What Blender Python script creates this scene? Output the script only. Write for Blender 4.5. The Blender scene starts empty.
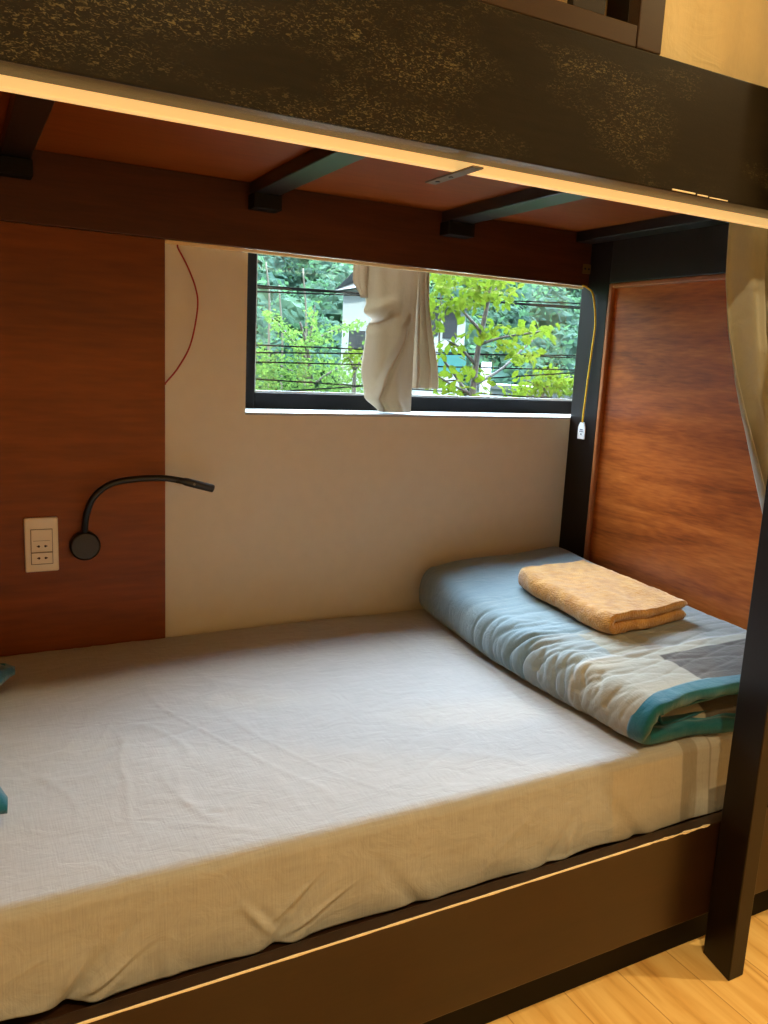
import bpy, bmesh, math, random
from mathutils import Vector, Matrix, noise
random.seed(7)
PI = math.pi
C = bpy.context.scene.collection

# ------------------------------------------------------------------ materials
def new_mat(name):
    m = bpy.data.materials.new(name); m.use_nodes = True
    nt = m.node_tree; b = nt.nodes['Principled BSDF']
    return m, nt, b

def srgb(r, g, b):
    f = lambda c: ((c / 255) / 12.92) if c / 255 <= .04045 else (((c / 255) + .055) / 1.055) ** 2.4
    return (f(r), f(g), f(b), 1)

def N(nt, t, **kw):
    n = nt.nodes.new(t)
    for k, v in kw.items():
        if k.startswith('i_'):
            n.inputs[k[2:].replace('_', ' ')].default_value = v
        else:
            setattr(n, k, v)
    return n

def ramp(nt, stops):
    r = nt.nodes.new('ShaderNodeValToRGB')
    el = r.color_ramp.elements
    while len(el) < len(stops): el.new(.5)
    for e, (p, c) in zip(el, stops): e.position = p; e.color = c
    return r

def coords(nt, scale, loc=(0, 0, 0)):
    tc = N(nt, 'ShaderNodeTexCoord'); mp = N(nt, 'ShaderNodeMapping')
    mp.inputs['Scale'].default_value = scale; mp.inputs['Location'].default_value = loc
    nt.links.new(tc.outputs['Object'], mp.inputs['Vector']); return mp

def bump(nt, b, height, strength, dist=.002):
    bp = N(nt, 'ShaderNodeBump'); bp.inputs['Strength'].default_value = strength; bp.inputs['Distance'].default_value = dist
    nt.links.new(height, bp.inputs['Height']); nt.links.new(bp.outputs['Normal'], b.inputs['Normal'])

def plain(name, col, rough=.5, metal=0., spec=.5, noise_amt=.06, nscale=30, bmp=0.):
    m, nt, b = new_mat(name)
    mp = coords(nt, (nscale,) * 3); n = N(nt, 'ShaderNodeTexNoise'); n.inputs['Detail'].default_value = 4
    nt.links.new(mp.outputs[0], n.inputs['Vector'])
    lo = tuple(c * (1 - noise_amt) for c in col[:3]) + (1,); hi = tuple(min(1, c * (1 + noise_amt)) for c in col[:3]) + (1,)
    r = ramp(nt, [(.3, lo), (.7, hi)])
    nt.links.new(n.outputs['Fac'], r.inputs['Fac']); nt.links.new(r.outputs[0], b.inputs['Base Color'])
    b.inputs['Roughness'].default_value = rough; b.inputs['Metallic'].default_value = metal
    b.inputs['Specular IOR Level'].default_value = spec
    if bmp: bump(nt, b, n.outputs['Fac'], bmp)
    return m

def wood(name, stops, grain=(2.2, 20, 30), rough=.35, spec=.5, fine=.25, warp=2.0, bmp=.08, coat=0.):
    """veneer: stretched noise; grain = coordinate scale per axis, the small one runs along the grain"""
    m, nt, b = new_mat(name)
    mp = coords(nt, grain); n = N(nt, 'ShaderNodeTexNoise'); n.inputs['Detail'].default_value = 6; n.inputs['Roughness'].default_value = .6
    n.inputs['Distortion'].default_value = warp * .3; n.inputs['Scale'].default_value = .35
    nt.links.new(mp.outputs[0], n.inputs['Vector'])
    mp2 = coords(nt, tuple(g * 4 for g in grain)); n2 = N(nt, 'ShaderNodeTexNoise'); n2.inputs['Detail'].default_value = 5; n2.inputs['Scale'].default_value = 1.6
    nt.links.new(mp2.outputs[0], n2.inputs['Vector'])
    mx = N(nt, 'ShaderNodeMix'); mx.data_type = 'FLOAT'; mx.inputs[0].default_value = fine
    nt.links.new(n.outputs['Fac'], mx.inputs[2]); nt.links.new(n2.outputs['Fac'], mx.inputs[3])
    r = ramp(nt, stops); nt.links.new(mx.outputs[0], r.inputs['Fac']); nt.links.new(r.outputs[0], b.inputs['Base Color'])
    b.inputs['Roughness'].default_value = rough; b.inputs['Specular IOR Level'].default_value = spec
    b.inputs['Coat Weight'].default_value = coat; b.inputs['Coat Roughness'].default_value = .25
    if bmp: bump(nt, b, n2.outputs['Fac'], bmp, .001)
    return m

def stripe(nt, src, a, b_, soft=.002):
    """1 between a and b_ of the scalar src"""
    m1 = N(nt, 'ShaderNodeMapRange'); m1.inputs['From Min'].default_value = a - soft; m1.inputs['From Max'].default_value = a + soft
    m2 = N(nt, 'ShaderNodeMapRange'); m2.inputs['From Min'].default_value = b_ + soft; m2.inputs['From Max'].default_value = b_ - soft
    nt.links.new(src, m1.inputs['Value']); nt.links.new(src, m2.inputs['Value'])
    mm = N(nt, 'ShaderNodeMath', operation='MULTIPLY'); nt.links.new(m1.outputs[0], mm.inputs[0]); nt.links.new(m2.outputs[0], mm.inputs[1])
    return mm.outputs[0]

def cloth(name, base, blocks=(), off=(0, 0, 0), weave=900, rough=.85, var=.08, bstr=.25, sheen=.3, attr=False):
    """woven cotton; blocks = [(axis, a, b, axis2, a2, b2, colour, amount)] of the plaid, in object coordinates"""
    m, nt, b = new_mat(name)
    tc = N(nt, 'ShaderNodeTexCoord'); sep = N(nt, 'ShaderNodeSeparateXYZ')
    of = N(nt, 'ShaderNodeVectorMath', operation='ADD'); of.inputs[1].default_value = off; nt.links.new(tc.outputs['Object'], of.inputs[0]); nt.links.new(of.outputs[0], sep.inputs[0])
    ax = {'x': sep.outputs[0], 'y': sep.outputs[1], 'z': sep.outputs[2]}
    n = N(nt, 'ShaderNodeTexNoise'); n.inputs['Scale'].default_value = 14; n.inputs['Detail'].default_value = 5
    nt.links.new(tc.outputs['Object'], n.inputs['Vector'])
    # slubby thread: two stretched noises
    def thread(scale):
        mp = N(nt, 'ShaderNodeMapping'); mp.inputs['Scale'].default_value = scale
        nt.links.new(tc.outputs['Object'], mp.inputs['Vector'])
        q = N(nt, 'ShaderNodeTexNoise'); q.inputs['Scale'].default_value = 1; q.inputs['Detail'].default_value = 3
        nt.links.new(mp.outputs[0], q.inputs['Vector']); return q.outputs['Fac']
    t1 = thread((20, 420, 60)); t2 = thread((420, 20, 20))
    ad = N(nt, 'ShaderNodeMath', operation='ADD'); nt.links.new(t1, ad.inputs[0]); nt.links.new(t2, ad.inputs[1])
    ad2 = N(nt, 'ShaderNodeMath', operation='MULTIPLY_ADD'); nt.links.new(n.outputs['Fac'], ad2.inputs[0]); ad2.inputs[1].default_value = .6; nt.links.new(ad.outputs[0], ad2.inputs[2])
    lo = tuple(c * (1 - var) for c in base[:3]) + (1,); hi = tuple(min(1, c * (1 + var)) for c in base[:3]) + (1,)
    mr = N(nt, 'ShaderNodeMapRange'); mr.inputs['From Min'].default_value = .9; mr.inputs['From Max'].default_value = 1.7
    nt.links.new(ad2.outputs[0], mr.inputs['Value'])
    r = ramp(nt, [(0, lo), (1, hi)]); nt.links.new(mr.outputs[0], r.inputs['Fac'])
    cur = r.outputs[0]
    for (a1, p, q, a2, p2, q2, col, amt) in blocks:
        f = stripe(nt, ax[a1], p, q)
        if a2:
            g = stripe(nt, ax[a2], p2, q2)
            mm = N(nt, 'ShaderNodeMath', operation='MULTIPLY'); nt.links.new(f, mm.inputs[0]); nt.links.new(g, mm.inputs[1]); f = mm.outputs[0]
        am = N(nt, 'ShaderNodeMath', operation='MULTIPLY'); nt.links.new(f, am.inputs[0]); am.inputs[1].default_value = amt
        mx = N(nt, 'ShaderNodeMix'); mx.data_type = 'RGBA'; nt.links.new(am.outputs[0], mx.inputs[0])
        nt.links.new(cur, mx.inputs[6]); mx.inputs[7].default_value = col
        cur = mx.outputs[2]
    nt.links.new(cur, b.inputs['Base Color'])
    b.inputs['Roughness'].default_value = rough; b.inputs['Specular IOR Level'].default_value = .2
    b.inputs['Sheen Weight'].default_value = sheen; b.inputs['Sheen Roughness'].default_value = .5
    mp = N(nt, 'ShaderNodeMapping'); mp.inputs['Scale'].default_value = (1, 1.7, 1.3); mp.inputs['Rotation'].default_value = (0, 0, .5); nt.links.new(tc.outputs['Object'], mp.inputs['Vector'])
    cr = N(nt, 'ShaderNodeTexNoise'); cr.inputs['Scale'].default_value = 16; cr.inputs['Detail'].default_value = 4; cr.inputs['Distortion'].default_value = 1.4
    nt.links.new(mp.outputs[0], cr.inputs['Vector'])
    b1 = N(nt, 'ShaderNodeBump'); b1.inputs['Strength'].default_value = bstr; b1.inputs['Distance'].default_value = .0015
    b2 = N(nt, 'ShaderNodeBump'); b2.inputs['Strength'].default_value = .35; b2.inputs['Distance'].default_value = .008
    nt.links.new(ad2.outputs[0], b1.inputs['Height']); nt.links.new(cr.outputs['Fac'], b2.inputs['Height'])
    nt.links.new(b2.outputs['Normal'], b1.inputs['Normal']); nt.links.new(b1.outputs['Normal'], b.inputs['Normal'])
    return m

M = {}
M['dark_wood'] = wood('dark_stained_wood', [(.3, srgb(34, 19, 10)), (.6, srgb(48, 28, 15)), (.8, srgb(60, 36, 20))], (3, 30, 30), .32, .5, bmp=.05)
M['dark_wood_y'] = wood('dark_stained_wood_along_depth', [(.3, srgb(22, 14, 10)), (.7, srgb(34, 22, 15))], (30, 3, 30), .36, .6, bmp=.03)
M['dark_wood_z'] = wood('dark_stained_wood_upright', [(.3, srgb(17, 9, 6)), (.7, srgb(27, 16, 10))], (30, 30, 3), .42, .3, bmp=.05)
M['beam_wood'] = wood('reddish_dark_beam_wood', [(.3, srgb(48, 22, 10)), (.5, srgb(72, 35, 16)), (.75, srgb(94, 50, 25))], (2, 25, 30), .5, .35, bmp=.1)
M['deck_ply'] = wood('red_brown_plywood', [(.3, srgb(112, 50, 8)), (.55, srgb(140, 68, 14)), (.8, srgb(158, 82, 22))], (2.2, 14, 14), .5, .2, bmp=.06)
M['end_ply'] = wood('end_panel_veneer', [(.30, srgb(104, 48, 14)), (.42, srgb(150, 74, 26)), (.55, srgb(184, 98, 38)), (.72, srgb(212, 126, 60))], (14, 3.2, 26), .33, .5, fine=.3, warp=5, bmp=.10)
M['left_ply'] = wood('wall_cladding_veneer', [(.30, srgb(92, 42, 6)), (.5, srgb(126, 62, 10)), (.72, srgb(156, 82, 18))], (1.6, 14, 14), .45, .35, bmp=.06)
M['bead_wood'] = wood('moulding_wood', [(.3, srgb(150, 86, 44)), (.7, srgb(182, 112, 64))], (20, 20, 20), .35, .5)
M['bare_wood'] = plain('bare_worn_wood', srgb(250, 234, 204), .7)
M['cream'] = plain('cream_painted_strip', srgb(238, 212, 160), .55, noise_amt=.03)
M['strip'] = plain('cream_strip_added_glow', srgb(250, 226, 176), .5, noise_amt=.03, nscale=12)
_b = M['strip'].node_tree.nodes['Principled BSDF']; _b.inputs['Emission Color'].default_value = (1, .66, .25, 1); _b.inputs['Emission Strength'].default_value = .60  # added glow brightens the cream strip, which the room light leaves dim

def worn_rail():
    m, nt, b = new_mat('dusty_worn_rail_wood')
    mp = coords(nt, (3, 26, 26)); n = N(nt, 'ShaderNodeTexNoise'); n.inputs['Detail'].default_value = 5; nt.links.new(mp.outputs[0], n.inputs['Vector'])
    r = ramp(nt, [(.3, srgb(9, 6, 3)), (.7, srgb(20, 14, 8))]); nt.links.new(n.outputs['Fac'], r.inputs['Fac'])
    mp2 = coords(nt, (190, 420, 460)); s = N(nt, 'ShaderNodeTexNoise'); s.inputs['Detail'].default_value = 3; s.inputs['Distortion'].default_value = 1.2
    s.inputs['Scale'].default_value = 1; nt.links.new(mp2.outputs[0], s.inputs['Vector'])
    mp3 = coords(nt, (5, 11, 13)); l = N(nt, 'ShaderNodeTexNoise'); l.inputs['Detail'].default_value = 3; l.inputs['Scale'].default_value = 1; nt.links.new(mp3.outputs[0], l.inputs['Vector'])
    r2 = ramp(nt, [(.54, (0, 0, 0, 1)), (.66, (1, 1, 1, 1))]); nt.links.new(s.outputs['Fac'], r2.inputs['Fac'])
    r3 = ramp(nt, [(.48, (0, 0, 0, 1)), (.64, (1, 1, 1, 1))]); nt.links.new(l.outputs['Fac'], r3.inputs['Fac'])
    mu = N(nt, 'ShaderNodeMath', operation='MULTIPLY'); nt.links.new(r2.outputs[0], mu.inputs[0]); nt.links.new(r3.outputs[0], mu.inputs[1])
    m2 = N(nt, 'ShaderNodeMath', operation='MULTIPLY'); nt.links.new(mu.outputs[0], m2.inputs[0]); m2.inputs[1].default_value = .36
    mx = N(nt, 'ShaderNodeMix'); mx.data_type = 'RGBA'; nt.links.new(m2.outputs[0], mx.inputs[0]); nt.links.new(r.outputs[0], mx.inputs[6]); mx.inputs[7].default_value = srgb(150, 138, 98)
    nt.links.new(mx.outputs[2], b.inputs['Base Color']); b.inputs['Roughness'].default_value = .30; b.inputs['Specular IOR Level'].default_value = .30
    bump(nt, b, s.outputs['Fac'], .15, .001)
    return m
M['rail'] = worn_rail()

def floor_mat():
    m, nt, b = new_mat('light_oak_laminate')
    tc = N(nt, 'ShaderNodeTexCoord'); mp = N(nt, 'ShaderNodeMapping'); mp.inputs['Rotation'].default_value = (0, 0, PI / 2)
    mp.inputs['Location'].default_value = (.31, .06, 0)
    nt.links.new(tc.outputs['Object'], mp.inputs['Vector'])
    br = N(nt, 'ShaderNodeTexBrick'); br.inputs['Scale'].default_value = 1; br.inputs['Brick Width'].default_value = 1.2; br.inputs['Row Height'].default_value = .125
    br.inputs['Mortar Size'].default_value = .0012; br.inputs['Color1'].default_value = (.25, .25, .25, 1); br.inputs['Color2'].default_value = (.8, .8, .8, 1); br.inputs['Mortar'].default_value = (0, 0, 0, 1)
    nt.links.new(mp.outputs[0], br.inputs['Vector'])
    mp2 = N(nt, 'ShaderNodeMapping'); mp2.inputs['Scale'].default_value = (13, 1.6, 1); nt.links.new(tc.outputs['Object'], mp2.inputs['Vector'])
    add = N(nt, 'ShaderNodeVectorMath', operation='ADD'); nt.links.new(mp2.outputs[0], add.inputs[0]); nt.links.new(br.outputs['Color'], add.inputs[1])
    n = N(nt, 'ShaderNodeTexNoise'); n.inputs['Detail'].default_value = 7; n.inputs['Distortion'].default_value = 1.6; n.inputs['Scale'].default_value = 1.3
    nt.links.new(add.outputs[0], n.inputs['Vector'])
    r = ramp(nt, [(.30, srgb(206, 152, 82)), (.42, srgb(236, 188, 112)), (.60, srgb(250, 210, 136)), (.8, srgb(253, 220, 150))]); nt.links.new(n.outputs['Fac'], r.inputs['Fac'])
    mx = N(nt, 'ShaderNodeMix'); mx.data_type = 'RGBA'; nt.links.new(br.outputs['Fac'], mx.inputs[0]); nt.links.new(r.outputs[0], mx.inputs[6]); mx.inputs[7].default_value = srgb(206, 156, 90)
    nt.links.new(mx.outputs[2], b.inputs['Base Color']); b.inputs['Roughness'].default_value = .38
    return m
M['floor'] = floor_mat()
M['wall'] = plain('beige_wall_paint', srgb(220, 214, 196), .8, noise_amt=.02, nscale=6, spec=.3)
M['room_wall'] = plain('warm_white_room_paint', srgb(236, 228, 210), .8, noise_amt=.02, nscale=5, spec=.3)
M['sill'] = plain('white_sill', srgb(168, 171, 172), .5, noise_amt=.02)
M['alu'] = plain('dark_grey_aluminium', srgb(17, 17, 17), .55, 0, .15)
M['bead'] = plain('pale_glazing_gasket', srgb(206, 212, 212), .5)
M['white_plastic'] = plain('white_plastic', srgb(236, 226, 206), .35, noise_amt=.01)
M['grey_plastic'] = plain('socket_seam', srgb(120, 100, 78), .6)
M['black'] = plain('black_metal', srgb(20, 20, 20), .35)
M['shoe'] = plain('dark_iron_and_recess_shade', srgb(16, 12, 9), .7, 0, .2)
M['hole'] = plain('socket_hole', srgb(60, 32, 18), .8)
M['brass'] = plain('dull_brass', srgb(150, 118, 62), .45, .7)
M['steel'] = plain('dull_steel', srgb(120, 112, 100), .5, .6)
M['red'] = plain('red_cable', srgb(168, 32, 24), .5)
M['yellow'] = plain('yellow_cable', srgb(238, 192, 24), .45)
M['tag'] = plain('white_tag', srgb(240, 240, 238), .5)
M['ink'] = plain('grey_ink', srgb(100, 104, 110), .6)
GREY = srgb(163, 163, 163)
M['sheet'] = cloth('grey_plaid_cotton_sheet', GREY, [('x', 1.172, 1.21, None, 0, 0, srgb(128, 120, 106), .7), ('x', 1.243, 1.247, None, 0, 0, srgb(110, 102, 90), .6),
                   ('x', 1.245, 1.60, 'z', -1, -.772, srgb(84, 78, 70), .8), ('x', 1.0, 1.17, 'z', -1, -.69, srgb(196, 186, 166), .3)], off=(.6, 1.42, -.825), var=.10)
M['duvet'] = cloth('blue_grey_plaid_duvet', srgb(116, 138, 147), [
    ('y', .9, 1.30, None, 0, 0, srgb(140, 143, 138), .55),
    ('y', .9, 1.16, None, 0, 0, srgb(160, 146, 118), .5), ('y', 1.158, 1.164, None, 0, 0, srgb(186, 190, 194), .7), ('x', 1.17, 1.30, 'y', 1.16, 1.28, srgb(158, 144, 112), .5),
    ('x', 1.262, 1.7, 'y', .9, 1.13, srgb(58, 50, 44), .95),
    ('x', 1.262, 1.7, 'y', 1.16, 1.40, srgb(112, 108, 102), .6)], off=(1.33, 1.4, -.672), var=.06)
M['duvet_in'] = cloth('beige_duvet_lining', srgb(206, 188, 150), var=.05)
M['teal'] = cloth('teal_border_cotton', srgb(10, 88, 106), var=.12)
M['pillow'] = cloth('pale_grey_pillow_cotton', srgb(168, 176, 184), var=.06)
M['curtain'] = cloth('shaded_cream_curtain_cloth', srgb(170, 170, 160), var=.05, bstr=.15)  # cream dulled to grey, the lower curtain's shade is put into the colour
M['upper_curtain'] = cloth('cream_upper_curtain_cloth', srgb(222, 202, 156), var=.05, bstr=.15)
M['wcurtain'] = cloth('taupe_window_curtain_cloth', srgb(170, 152, 130), var=.04, bstr=.12)
for k in ('curtain', 'wcurtain', 'upper_curtain'):
    nt = M[k].node_tree; b = nt.nodes['Principled BSDF']
    tr = N(nt, 'ShaderNodeBsdfTranslucent'); tr.inputs['Color'].default_value = (.62, .54, .40, 1)
    ms = N(nt, 'ShaderNodeMixShader'); ms.inputs[0].default_value = .22
    nt.links.new(b.outputs[0], ms.inputs[1]); nt.links.new(tr.outputs[0], ms.inputs[2]); nt.links.new(ms.outputs[0], nt.nodes['Material Output'].inputs['Surface'])

def terry():
    m, nt, b = new_mat('mustard_beige_terry')
    mp = coords(nt, (1, 1, 1)); v = N(nt, 'ShaderNodeTexVoronoi'); v.inputs['Scale'].default_value = 260; nt.links.new(mp.outputs[0], v.inputs['Vector'])
    n = N(nt, 'ShaderNodeTexNoise'); n.inputs['Scale'].default_value = 45; n.inputs['Detail'].default_value = 5; nt.links.new(mp.outputs[0], n.inputs['Vector'])
    r = ramp(nt, [(.3, srgb(164, 110, 44)), (.7, srgb(198, 146, 72))]); nt.links.new(n.outputs['Fac'], r.inputs['Fac']); nt.links.new(r.outputs[0], b.inputs['Base Color'])
    b.inputs['Roughness'].default_value = .95; b.inputs['Sheen Weight'].default_value = .5; b.inputs['Specular IOR Level'].default_value = .1
    ad = N(nt, 'ShaderNodeMath', operation='ADD'); nt.links.new(v.outputs['Distance'], ad.inputs[0]); nt.links.new(n.outputs['Fac'], ad.inputs[1])
    bump(nt, b, ad.outputs[0], .7, .003)
    return m
M['terry'] = terry()

def leafy(name, cols, scale=3, transl=.3, tcol=(.35, .6, .1, 1), rough=.6):
    m, nt, b = new_mat(name)
    tc = N(nt, 'ShaderNodeTexCoord'); n = N(nt, 'ShaderNodeTexNoise'); n.inputs['Scale'].default_value = scale; n.inputs['Detail'].default_value = 3
    nt.links.new(tc.outputs['Object'], n.inputs['Vector'])
    r = ramp(nt, [(.25 + .5 * i / (len(cols) - 1), c) for i, c in enumerate(cols)])
    nt.links.new(n.outputs['Fac'], r.inputs['Fac']); nt.links.new(r.outputs[0], b.inputs['Base Color']); b.inputs['Roughness'].default_value = .9; b.inputs['Specular IOR Level'].default_value = .02
    if transl:
        tr = N(nt, 'ShaderNodeBsdfTranslucent'); tr.inputs['Color'].default_value = tcol
        ms = N(nt, 'ShaderNodeMixShader'); ms.inputs[0].default_value = transl
        nt.links.new(b.outputs[0], ms.inputs[1]); nt.links.new(tr.outputs[0], ms.inputs[2]); nt.links.new(ms.outputs[0], nt.nodes['Material Output'].inputs['Surface'])
    return m
M['forest'] = leafy('forest_leaves', [(.008, .020, .017, 1), (.016, .036, .029, 1), (.028, .056, .040, 1), (.040, .074, .048, 1)], .5, .15, (.15, .35, .15, 1))
M['lime'] = leafy('lime_tree_leaves', [(.026, .060, .008, 1), (.048, .078, .008, 1), (.078, .088, .008, 1)], 1.6, .4, (.07, .11, .008, 1))
M['fern'] = leafy('feathery_tree_leaves', [(.020, .048, .014, 1), (.040, .080, .020, 1), (.066, .098, .024, 1)], 1.5, .4, (.09, .16, .03, 1))
M['bark'] = plain('pale_bark', (.03, .026, .022, 1), .9, noise_amt=.3, nscale=10)
M['pale_bark'] = plain('weathered_pale_bark', (.10, .10, .085, 1), .9, noise_amt=.2, nscale=10, spec=.1)
M['grass'] = leafy('ground_grass', [(.006, .014, .004, 1), (.010, .022, .005, 1)], .5, 0)
M['facade'] = plain('white_facade', (.20, .235, .245, 1), .9, noise_amt=.04, nscale=.6)
M['teal_paint'] = plain('teal_shutter', (.01, .10, .10, 1), .6)
M['roofing'] = plain('grey_sheet_roof', (.05, .06, .065, 1), .6)
M['dark_glass'] = plain('dark_window_glass', (.012, .016, .018, 1), .2)
M['cable'] = plain('black_cable', (.004, .004, .004, 1), .9, spec=0)
def glass_mat():
    m, nt, b = new_mat('clear_window_glass'); nt.nodes.remove(b)
    t = N(nt, 'ShaderNodeBsdfTransparent'); t.inputs['Color'].default_value = (.985, .995, .99, 1)
    g = N(nt, 'ShaderNodeBsdfGlossy'); g.inputs['Roughness'].default_value = .03
    lw = N(nt, 'ShaderNodeLayerWeight'); pw = N(nt, 'ShaderNodeMath', operation='POWER'); pw.inputs[1].default_value = 5; nt.links.new(lw.outputs['Facing'], pw.inputs[0])
    f = N(nt, 'ShaderNodeMath', operation='MULTIPLY_ADD'); nt.links.new(pw.outputs[0], f.inputs[0]); f.inputs[1].default_value = .9; f.inputs[2].default_value = .03
    ms = N(nt, 'ShaderNodeMixShader'); nt.links.new(f.outputs[0], ms.inputs[0]); nt.links.new(t.outputs[0], ms.inputs[1]); nt.links.new(g.outputs[0], ms.inputs[2])
    nt.links.new(ms.outputs[0], nt.nodes['Material Output'].inputs['Surface']); return m
M['glass'] = glass_mat()

# ------------------------------------------------------------------ objects
def wloc(o):
    v = Vector((0, 0, 0))
    while o: v = v + Vector(o.location); o = o.parent
    return v

def link(name, verts, faces, mat, parent=None, smooth=False, origin=None):
    """verts in world coordinates; one mesh object"""
    vs = [Vector(v) for v in verts]
    if parent is not None: org = wloc(parent)
    elif origin is not None: org = Vector(origin)
    else:
        xs = [v.x for v in vs]; ys = [v.y for v in vs]; zs = [v.z for v in vs]
        org = Vector(((min(xs) + max(xs)) / 2, (min(ys) + max(ys)) / 2, min(zs)))
    me = bpy.data.meshes.new(name); me.from_pydata([tuple(v - org) for v in vs], [], faces); me.update()
    bm = bmesh.new(); bm.from_mesh(me); bmesh.ops.recalc_face_normals(bm, faces=bm.faces); bm.to_mesh(me); bm.free()
    if smooth:
        for p in me.polygons: p.use_smooth = True
    me.materials.append(mat)
    o = bpy.data.objects.new(name, me); C.objects.link(o)
    if parent is not None: o.parent = parent
    else: o.location = org
    return o

class MB:
    def __init__(s): s.v = []; s.f = []
    def add(s, v, f):
        n = len(s.v); s.v += [tuple(p) for p in v]; s.f += [tuple(i + n for i in q) for q in f]; return s
    def box(s, x0, x1, y0, y1, z0, z1, bev=.002):
        bm = bmesh.new(); bmesh.ops.create_cube(bm, size=1)
        for v in bm.verts: v.co = Vector(((x0 + x1) / 2 + v.co.x * (x1 - x0), (y0 + y1) / 2 + v.co.y * (y1 - y0), (z0 + z1) / 2 + v.co.z * (z1 - z0)))
        if bev: bmesh.ops.bevel(bm, geom=bm.edges[:], offset=min(bev, (x1 - x0) / 3, (y1 - y0) / 3, (z1 - z0) / 3), segments=2, affect='EDGES', profile=.5)
        bm.verts.index_update()
        s.add([v.co.copy() for v in bm.verts], [[v.index for v in f.verts] for f in bm.faces]); bm.free(); return s
    def tube(s, pts, r, n=10, caps=True):
        pts = [Vector(p) for p in pts]; rs = r if isinstance(r, (list, tuple)) else [r] * len(pts)
        t0 = (pts[1] - pts[0]).normalized(); up = Vector((0, 0, 1)) if abs(t0.z) < .9 else Vector((1, 0, 0))
        a = t0.cross(up).normalized(); V = []; F = []
        for i, p in enumerate(pts):
            t = (pts[min(i + 1, len(pts) - 1)] - pts[max(i - 1, 0)]).normalized()
            a = (a - t * a.dot(t)).normalized(); b = t.cross(a)
            for k in range(n):
                an = 2 * PI * k / n; V.append(p + (a * math.cos(an) + b * math.sin(an)) * rs[i])
        for i in range(len(pts) - 1):
            for k in range(n):
                F.append((i * n + k, i * n + (k + 1) % n, (i + 1) * n + (k + 1) % n, (i + 1) * n + k))
        if caps: F.append(tuple(range(n))[::-1]); F.append(tuple((len(pts) - 1) * n + k for k in range(n)))
        return s.add(V, F)
    def cyl(s, c, d, r, h, n=32, bev=.15):
        c = Vector(c); d = Vector(d).normalized(); e = h * bev
        return s.tube([c, c + d * .0001, c + d * (h - e), c + d * h], [r, r, r, r - e], n)
    def build(s, name, mat, parent=None, smooth=False, origin=None):
        return link(name, s.v, s.f, mat, parent, smooth, origin)

def spline(pts, n=12):
    P = [Vector(p) for p in pts]; P = [P[0] * 2 - P[1]] + P + [P[-1] * 2 - P[-2]]; out = []
    for i in range(1, len(P) - 2):
        for k in range(n):
            t = k / n
            out.append(.5 * ((2 * P[i]) + (P[i + 1] - P[i - 1]) * t + (2 * P[i - 1] - 5 * P[i] + 4 * P[i + 1] - P[i + 2]) * t * t + (3 * P[i] - P[i - 1] - 3 * P[i + 1] + P[i + 2]) * t ** 3))
    out.append(P[-2]); return out

def lerp_tab(tab, x):
    if x <= tab[0][0]: return tab[0][1]
    for (a, b), (c, d) in zip(tab, tab[1:]):
        if x <= c:
            t = (x - a) / (c - a); t = t * t * (3 - 2 * t); return b + (d - b) * t
    return tab[-1][1]

def empty(name, loc):
    o = bpy.data.objects.new(name, None); C.objects.link(o); o.location = loc; o.empty_display_size = .1; return o
def tag(o, label=None, cat=None, group=None, kind=None):
    if label: o['label'] = label
    if cat: o['category'] = cat
    if group: o['group'] = group
    if kind: o['kind'] = kind
    return o
def struct(name, mb, mat, parent=None):
    o = mb.build(name, mat, parent)
    if parent is None: o['kind'] = 'structure'
    return o
def box(*a, **k): return MB().box(*a, **k)

# ------------------------------------------------------------------ room (camera at the origin, about 1.09 m above the floor)
FZ, CZ = -1.085, 1.50
WY = 1.89            # inner face of the window wall
RX0, RX1, RY0 = -1.7, 3.4, -1.6
WX0, WX1, WZ0, WZ1 = .618, 1.86, -.134, .62
struct('floor', box(RX0, RX1, RY0, WY, FZ - .1, FZ, bev=0), M['floor'])
struct('ceiling', box(RX0 - .1, RX1 + .1, RY0 - .1, WY + .2, CZ, CZ + .12, bev=0), M['room_wall'])
struct('wall_left', box(RX0 - .1, RX0, RY0, WY, FZ, CZ, bev=0), M['room_wall'])
struct('wall_right', box(RX1, RX1 + .1, RY0, WY, FZ, CZ, bev=0), M['room_wall'])
struct('wall_front', box(RX0, RX1, RY0 - .1, RY0, FZ, CZ, bev=0), M['room_wall'])
wb = MB().box(RX0, WX0, WY, WY + .18, FZ - .1, CZ, bev=0).box(WX1, RX1, WY, WY + .18, FZ - .1, CZ, bev=0)
wb.box(WX0, WX1, WY, WY + .18, FZ - .1, WZ0, bev=0).box(WX0, WX1, WY, WY + .18, WZ1, CZ, bev=0)
struct('wall_back', wb, M['wall'])
# window
win = empty('window_1', (1.24, 2.05, WZ0)); win['kind'] = 'structure'
fy0, fy1 = 2.035, 2.075
fr = MB().box(WX0, .690, fy0, fy1, WZ0, WZ1).box(1.80, WX1, fy0, fy1, WZ0, WZ1).box(.690, 1.80, fy0, fy1, WZ0, -.092).box(.690, 1.80, fy0, fy1, .56, WZ1)
fr.box(1.06, 1.10, fy0 + .005, fy1, -.092, .56)
fr.build('window_frame', M['alu'], win)
bd = MB()
for a, b_ in ((.690, 1.06), (1.10, 1.80)):
    bd.box(a, a + .004, fy0 + .008, fy0 + .014, -.092, .56, bev=0).box(b_ - .004, b_, fy0 + .008, fy0 + .014, -.092, .56, bev=0).box(a + .004, b_ - .004, fy0 + .008, fy0 + .014, -.092, -.087, bev=0)
bd.build('glazing_gasket', M['bead'], win)
box(.685, 1.065, 2.055, 2.059, -.095, .563, bev=0).build('window_glass', M['glass'], win)
box(1.095, 1.805, 2.055, 2.059, -.095, .563, bev=0).build('window_glass', M['glass'], win)
MB().box(WX0, WX1, WY - .004, fy0, WZ0 - .006, WZ0 + .001, bev=.001).build('window_sill', M['sill'], win)
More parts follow.
